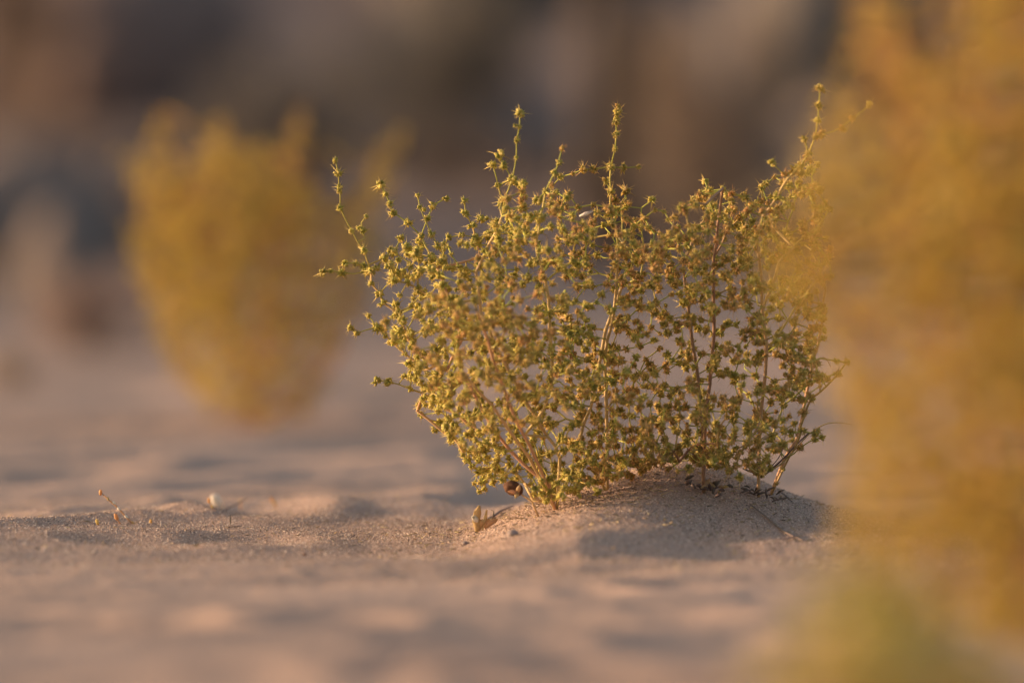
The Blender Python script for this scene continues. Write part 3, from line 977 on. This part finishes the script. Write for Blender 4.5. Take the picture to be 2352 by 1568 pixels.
def ellipsoid(name, label, cat, p, sx, sy, sz, mat, rot=(0, 0, 0), bump=0.25, seed=2, sub=3, parent=None):
    import bmesh
    bm = bmesh.new()
    bmesh.ops.create_icosphere(bm, subdivisions=sub, radius=1.0)
    A = np.array([v.co for v in bm.verts])
    s = 1 + bump * fbm(A[:, 0] * 2 + seed, A[:, 1] * 2 + A[:, 2] * 1.7 + seed, 4, seed)
    for v, k in zip(bm.verts, s):
        v.co = v.co * k
    me = bpy.data.meshes.new(name)
    bm.to_mesh(me); bm.free()
    me.polygons.foreach_set('use_smooth', np.ones(len(me.polygons), dtype=bool))
    me.materials.append(mat)
    a = me.attributes.new('tone', 'FLOAT', 'POINT'); a.data.foreach_set('value', [0.3] * len(me.vertices))
    o = bpy.data.objects.new(name, me)
    link(o, parent)
    o.location = p; o.scale = (sx, sy, sz); o.rotation_euler = rot
    if parent is None:
        o['label'] = label; o['category'] = cat
    return o

# dark seed pod on a curved stalk at the left toe of the mound
pod_base = P(1238, 1160, 7.93)
pod_base.z = gz(pod_base.x, pod_base.y) - .001
pt = thing('seed_pod', 'dark brown dried seed pod on a short stalk at the foot of the left shrub', 'seed pod', pod_base)
pc = P(1179, 1121, 7.93) - pod_base
ellipsoid('pod', '', '', pc, .0092, .0072, .0066, M_POD, (0, R(22), 0), .35, 4, 4, pt)
V, F, T_ = [], [], []
sp = [Vector((0, 0, 0)), P(1222, 1152, 7.93) - pod_base, P(1205, 1140, 7.93) - pod_base, P(1192, 1131, 7.93) - pod_base]
tube(V, F, T_, sp, [.0011, .0009, .0008, .0008], [.8] * 4, 6)
part('stalk', mesh_from('stalk', [tuple(v) for v in V], F, M_STEM, T_), pt)
for k, (a, b) in enumerate([((1190, 1130), (1183, 1144)), ((1190, 1130), (1166, 1128)), ((1188, 1132), (1194, 1112))]):
    p0 = P(*a, 7.922) - pod_base; p1 = P(*b, 7.918) - pod_base
    part('sepal', blade_mesh([p0, p0.lerp(p1, .5), p1], [.0014, .0022, .0003], M_STRAW, name='sepal'), pt)
for k in range(7):
    p0 = P(1236 + rng.uniform(-14, 10), 1152 + rng.uniform(-4, 6), 7.93) - pod_base
    V, F, T_ = [], [], []
    d = Vector((rng.uniform(-1, 1), rng.uniform(-.5, .3), rng.uniform(.1, 1))).normalized()
    tube(V, F, T_, [p0, p0 + d * rng.uniform(.008, .016)], [.0005, .0002], [.7, 1], 4)
    part('spine', mesh_from('spine', [tuple(v) for v in V], F, M_STRAW, T_), pt)

# straw husk standing in the sand
hb = on_ground(1102, 7.97, -.002)
D = 7.97
def hp(x, y, d=D):
    return P(x, y, d) - hb
off = (P(1102, 1212, D).z - gz(hb.x, hb.y))
def hq(x, y, d=D):
    v = P(x, y, d); v.z -= off
    return v - hb
ht = thing('straw_husk', 'upright split straw husk with a white tip stuck in the sand left of the mound', 'husk', hb)
part('blade', blade_mesh([hq(1098, 1214), hq(1093, 1190), hq(1097, 1168), hq(1101, 1153)], [.0026, .0034, .0036, .0009], M_STRAW, name='blade'), ht)
part('blade', blade_mesh([hq(1100, 1206), hq(1106, 1190), hq(1122, 1184)], [.0022, .003, .0008], M_STRAW, name='blade'), ht)
part('stalk', blade_mesh([hq(1106, 1226), hq(1110, 1200), hq(1115, 1180), hq(1118, 1163)], [.0006, .0010, .0015, .0008], M_STRAW, name='stalk'), ht)
part('blade', blade_mesh([hq(1112, 1204), hq(1126, 1192), hq(1142, 1186)], [.0024, .003, .0012], M_STRAW, name='blade'), ht)
part('white_tip', blade_mesh([hq(1098, 1190), hq(1092, 1184), hq(1085, 1176)], [.0018, .0028, .0018], M_PALE, name='white_tip'), ht)

def lay(pxs, d0, d1, lift=.0015):
    """points lying on the ground, pixel columns pxs spread between distances d0 and d1."""
    n = len(pxs)
    return [on_ground(x, d0 + (d1 - d0) * i / (n - 1), lift) for i, x in enumerate(pxs)]
curve_thing('twig', 'dark bent twig lying behind the straw husk', 'twig', lay([1112, 1135, 1150, 1180], 8.04, 8.2, .003), [.0012, .0014, .0013, .0006], M_TWIG, .3)
tw = lay([1130, 1134, 1128], 8.04, 8.05, .002)
tw[1].z += .006; tw[2].z += .009
curve_thing('twig', 'tiny hooked dark twig sticking up beside the straw husk', 'twig', tw, [.0007, .0006, .0004], M_TWIG, .1)
curve_thing('twig', 'long forked brown twig lying on the right slope of the mound', 'twig', lay([1722, 1770, 1805, 1845], 7.98, 7.80, .0015), [.0006, .0009, .0009, .0005], M_TWIG, .8)
curve_thing('twig', 'thin brown twig crossing the end of the long forked twig', 'twig', lay([1790, 1815, 1832], 7.80, 7.84, .002), [.0004, .0006, .0004], M_TWIG, .7)
curve_thing('twig', 'short dark twig on the sand right of the shrub stems', 'twig', lay([1792, 1806, 1820], 8.06, 8.02, .003), [.0008, .0009, .0005], M_TWIG, .2)
b = base_w[4]
def st(pxy, d=8.02):
    return P(*pxy, d)
curve_thing('dead_stalk', 'dark grey stalk slanting up to the right from the clump foot', 'stalk', [st((1757, 1090)), st((1785, 1068)), st((1832, 1056 - 30)), st((1862, 990))][0:1] + [st((1800, 1052)), st((1838, 1012)), st((1860, 992))], [.0009, .0009, .0008, .0006], M_TWIG, .3)
curve_thing('dead_stalk', 'upright dark grey stalk beside the third shrub stem', 'stalk', [st((1741, 1092)), st((1740, 1060)), st((1741, 1020)), st((1742, 990))], [.0011, .0011, .001, .0008], M_TWIG, .25)
curve_thing('dead_stalk', 'short blue-grey stalk lying across the foot of the third shrub', 'stalk', [st((1742, 1086)), st((1722, 1082)), st((1706, 1075))], [.0010, .0010, .0008], M_TWIG, .9)
curve_thing('dead_stalk', 'dark stalk leaning left at the foot of the reddish stem', 'stalk', [st((1622, 1066)), st((1600, 1050)), st((1578, 1030))], [.0009, .0009, .0007], M_TWIG, .3)
curve_thing('dead_stalk', 'thin curved brown stalk rising beside the slanting dark stalk', 'stalk', [st((1768, 1075)), st((1792, 1045)), st((1803, 1005)), st((1800, 975))], [.0005, .0005, .0004, .0003], M_TWIG, .8)
curve_thing('grass_blade', 'curved pale straw blade arching right from the clump', 'grass blade', [st((1750, 1090)), st((1800, 1060)), st((1855, 1000)), st((1890, 976)), st((1920, 970)), st((1955, 974))], [.0010, .0008, .0006, .0006, .0005, .0002], M_STRAW, .5)
curve_thing('grass_blade', 'small hooked straw blade at the veiled right edge of the clump', 'grass blade', [st((1866, 850)), st((1880, 826)), st((1896, 822)), st((1908, 842))], [.0005, .0006, .0006, .0003], M_STRAW, .6)
# papery white bracts caught in the clump
for k, (x, y, l_) in enumerate([((1765), 1002, 'pale papery bract hanging right of the third stem, upper one'), (1770, 1022, 'pale papery bract hanging right of the third stem, lower one'), (1345, 492, 'white papery tuft caught in the top of the left shrub')]):
    p = P(x, y, 7.99)
    pts = [p + Vector((-.006, 0, -.002)), p, p + Vector((.007, 0, .003))]
    o = link(bpy.data.objects.new('papery_bract', blade_mesh([q - p for q in pts], [.0008, .0022, .0006], M_PALE, name='papery_bract')))
    o.location = p; o['label'] = l_; o['category'] = 'bract'
# tangle of dead litter at the foot of the reddish stem
lt = thing('litter_tuft', 'dark tangle of dead leaves at the foot of the reddish stem', 'litter', base_w[2])
r = random.Random(4)
for k in range(26):
    a = r.uniform(0, 6.28)
    c = Vector((r.gauss(.004, .012), r.gauss(-.006, .008), r.uniform(.003, .009)))
    d = Vector((math.cos(a), math.sin(a) * .5, r.uniform(-.2, .6))).normalized() * r.uniform(.005, .011)
    c.z += gz(base_w[2].x + c.x, base_w[2].y + c.y) - base_w[2].z
    part('dead_leaf', blade_mesh([c, c + d * .5 + Vector((0, 0, .001)), c + d], [.0008, .0018, .0004], M_TWIG if k % 4 else M_STRAW, name='dead_leaf'), lt)
lt = thing('litter_tuft', 'small tangle of dead stems at the foot of the rightmost shrub', 'litter', base_w[3])
for k in range(18):
    a = r.uniform(0, 6.28)
    c = Vector((r.gauss(.0, .012), r.gauss(-.004, .008), r.uniform(.002, .006)))
    d = Vector((math.cos(a), math.sin(a) * .5, r.uniform(-.1, .5))).normalized() * r.uniform(.006, .014)
    c.z += gz(base_w[3].x + c.x, base_w[3].y + c.y) - base_w[3].z
    part('dead_leaf', blade_mesh([c, c + d * .5 + Vector((0, 0, .001)), c + d], [.0005, .0011, .0003], M_TWIG, name='dead_leaf'), lt)

# dried sprigs on the sand at the left
def sprig(label, pts_px, d, seeds, mat=M_STRAW):
    d = hit(*pts_px[0])
    foot = on_ground(pts_px[0][0], d, -.001)
    dzp = P(*pts_px[0], d).z - foot.z
    pts = [P(x, y, d) - Vector((0, 0, dzp)) for x, y in pts_px]
    t = thing('dry_sprig', label, 'sprig', foot, 0, 'dried sprigs on the sand at the left')
    V, F, T_ = [], [], []
    tube(V, F, T_, [p - foot for p in pts], [.0009] * (len(pts) - 1) + [.0004], [.4] * len(pts), 5)
    part('stalk', mesh_from('stalk', [tuple(v) for v in V], F, mat, T_), t)
    for (x, y, s, m) in seeds:
        p = P(x, y, d) - Vector((0, 0, dzp)) - foot
        ellipsoid('seed_head', '', '', p, s * .27, s * .27, s * .5, m, (0, rng.uniform(-.9, .1), 0), .5, rng.randrange(9), 2, t)
sprig('longest dried sprig with pale seeds leaning left on the sand', [(307, 1202), (290, 1185), (270, 1162), (250, 1145), (232, 1128)], 8.45,
      [(305, 1197, .004, M_ORSEED), (290, 1183, .005, M_PALE), (273, 1165, .005, M_PALE), (262, 1152, .0045, M_PALE), (248, 1142, .004, M_STRAW), (231, 1128, .006, M_ORSEED)])
sprig('short orange sprig right under the longest dried sprig', [(277, 1202), (270, 1190), (266, 1182)], 8.45, [(267, 1184, .0075, M_ORSEED)])
sprig('tiny orange tuft left of the longest dried sprig', [(228, 1205), (224, 1196)], 8.5, [(223, 1195, .006, M_ORSEED)])
sprig('tiny orange tuft between the longest sprig and the white petal', [(350, 1200), (346, 1194)], 8.5, [(346, 1195, .0055, M_ORSEED)])
sprig('orange stalk standing beside the white petal', [(492, 1170), (485, 1158), (479, 1142)], 8.75, [(480, 1146, .006, M_ORSEED), (487, 1160, .004, M_ORSEED)])
sprig('thin yellow stalk right of the white petal', [(553, 1168), (553, 1150), (551, 1140)], 8.75, [(552, 1148, .004, M_STRAW)])
sprig('bushy orange sprig farthest right of the small sprigs', [(634, 1165), (628, 1150), (624, 1143)], 8.8, [(625, 1145, .006, M_ORSEED), (631, 1152, .005, M_ORSEED), (636, 1162, .004, M_ORSEED)])
ellipsoid('petal', 'bright white round petal lying on the sand among the sprigs', 'petal', on_ground(497, 8.36, .0085), .0052, .003, .0075, M_PALE, (0, R(-30), R(20)), .2, 3, 3)
curve_thing('twig', 'faint brown twig leaning between the white petal and the yellow stalk', 'twig', [on_ground(515, hit(515, 1172), .001), on_ground(540, hit(515, 1172), .008), on_ground(570, hit(515, 1172), .017)], [.0006, .0006, .0004], M_TWIG, .9)
# stones and clods
ellipsoid('pebble', 'small grey pebble in front of the mound below the seed pod', 'pebble', on_ground(1178, hit(1178, 1230), .0015), .0052, .005, .0045, M_PEB, (0, 0, .4), .5, 6)
ellipsoid('pebble', 'tiny pale pebble at the left toe of the mound', 'pebble', on_ground(1068, hit(1068, 1250), .001), .0035, .003, .002, M_PEB, (0, 0, .9), .5, 8)
ellipsoid('clod', 'tiny dark clod on the sand near the left edge', 'clod', on_ground(85, hit(85, 1262), .001), .0022, .002, .0018, M_ROCKD, (0, 0, 1), .5, 7, 2)
ellipsoid('clod', 'tiny dark clod on the sand in front of the grey ripple', 'clod', on_ground(661, hit(661, 1299), .001), .0026, .002, .002, M_ROCKD, (0, 0, 2), .5, 5, 2)
ellipsoid('clod', 'reddish speck of debris on the pale ripple crest', 'clod', on_ground(700, hit(700, 1275), .001), .002, .0015, .0013, M_POD, (0, 0, 2), .5, 9, 2)
curve_thing('twig', 'small upright dark twig in the grey hollow left of centre', 'twig', [on_ground(528, hit(528, 1205), -.001), on_ground(529, hit(528, 1205), .004), on_ground(528, hit(528, 1205), .009)], [.0007, .0007, .0005], M_TWIG, .2)
curve_thing('twig', 'thin dark splinter lying flat on the pale crest', 'twig', lay([524, 536, 556], 8.02, 8.05, .001), [.0004, .0005, .0003], M_TWIG, .6)

# coarse grains lying on the fine sand round the shrubs (uncountable: one object)
def coarse_grains(n):
    rs = np.random.RandomState(12)
    x = rs.uniform(-0.56, 0.50, n); y = 7.95 + rs.normal(0, 0.36, n)
    z = ground_z(x, y)
    r = 0.00038 + 0.0006 * rs.rand(n) ** 3
    O = np.array([(1, 0, 0), (-1, 0, 0), (0, 1, 0), (0, -1, 0), (0, 0, 1), (0, 0, -1)], float)
    FF = np.array([(0, 2, 4), (2, 1, 4), (1, 3, 4), (3, 0, 4), (2, 0, 5), (1, 2, 5), (3, 1, 5), (0, 3, 5)])
    V = O[None] * (0.7 + 0.6 * rs.rand(n, 6, 1)) * r[:, None, None]
    a = rs.uniform(0, 6.28, n); c, s_ = np.cos(a), np.sin(a)
    V = np.stack([V[..., 0] * c[:, None] - V[..., 1] * s_[:, None] + 0.3 * V[..., 2], V[..., 0] * s_[:, None] + V[..., 1] * c[:, None], V[..., 2]], -1)
    V += np.stack([x, y, z + r * 0.35], -1)[:, None]
    F = (FF[None] + (np.arange(n) * 6)[:, None, None]).reshape(-1, 3)
    T_ = np.repeat(rs.rand(n), 6)
    me = mesh_from('sand_grains', V.reshape(-1, 3), F, M_GRAIN, T_, smooth=False)
    o = link(bpy.data.objects.new('sand_grains', me))
    o['kind'] = 'stuff'; o['label'] = 'coarse pale and dark grains scattered over the fine sand around the shrubs'; o['category'] = 'sand grains'
M_GRAIN = plant_mat('grain', [(0, (0.16, 0.12, 0.10)), (0.3, (0.34, 0.24, 0.19)), (0.7, (0.52, 0.38, 0.30)), (1, (0.78, 0.66, 0.56))], trans=0.0, var=0.1)
coarse_grains(110000)

def litter(n):
    rs = random.Random(8)
    V, F, T_ = [], [], []
    for i in range(n):
        if rs.random() < .65:
            x = rs.gauss(.08, .12); y = 8.0 + rs.gauss(-.03, .12)
        else:
            x = rs.uniform(-.55, .3); y = rs.uniform(7.3, 8.9)
        c = Vector((x, y, 0))
        a = rs.uniform(0, 6.28); L = rs.uniform(.0015, .008)
        d = Vector((math.cos(a), math.sin(a), rs.uniform(-.15, .5))).normalized() * L
        V0 = [c, c + d * .5, c + d]
        tube(V, F, T_, V0, [.0003, rs.uniform(.0003, .0007), .00015], [rs.random()] * 3, 3, cap=False)
    A = np.array([tuple(v) for v in V])
    cen = np.repeat(A.reshape(n, 9, 3)[:, :3].mean(1), 9, axis=0)
    A[:, 2] += ground_z(cen[:, 0], cen[:, 1]) + .0006
    o = link(bpy.data.objects.new('plant_litter', mesh_from('plant_litter', A, F, M_LIT, T_)))
    o['kind'] = 'stuff'; o['label'] = 'broken spines and twig bits scattered on the sand under the shrubs'; o['category'] = 'litter'
M_LIT = plant_mat('litter_bits', [(0, (0.10, 0.07, 0.055)), (0.5, (0.30, 0.18, 0.10)), (1, (0.60, 0.44, 0.28))], trans=0.1, var=0.3)
litter(1500)
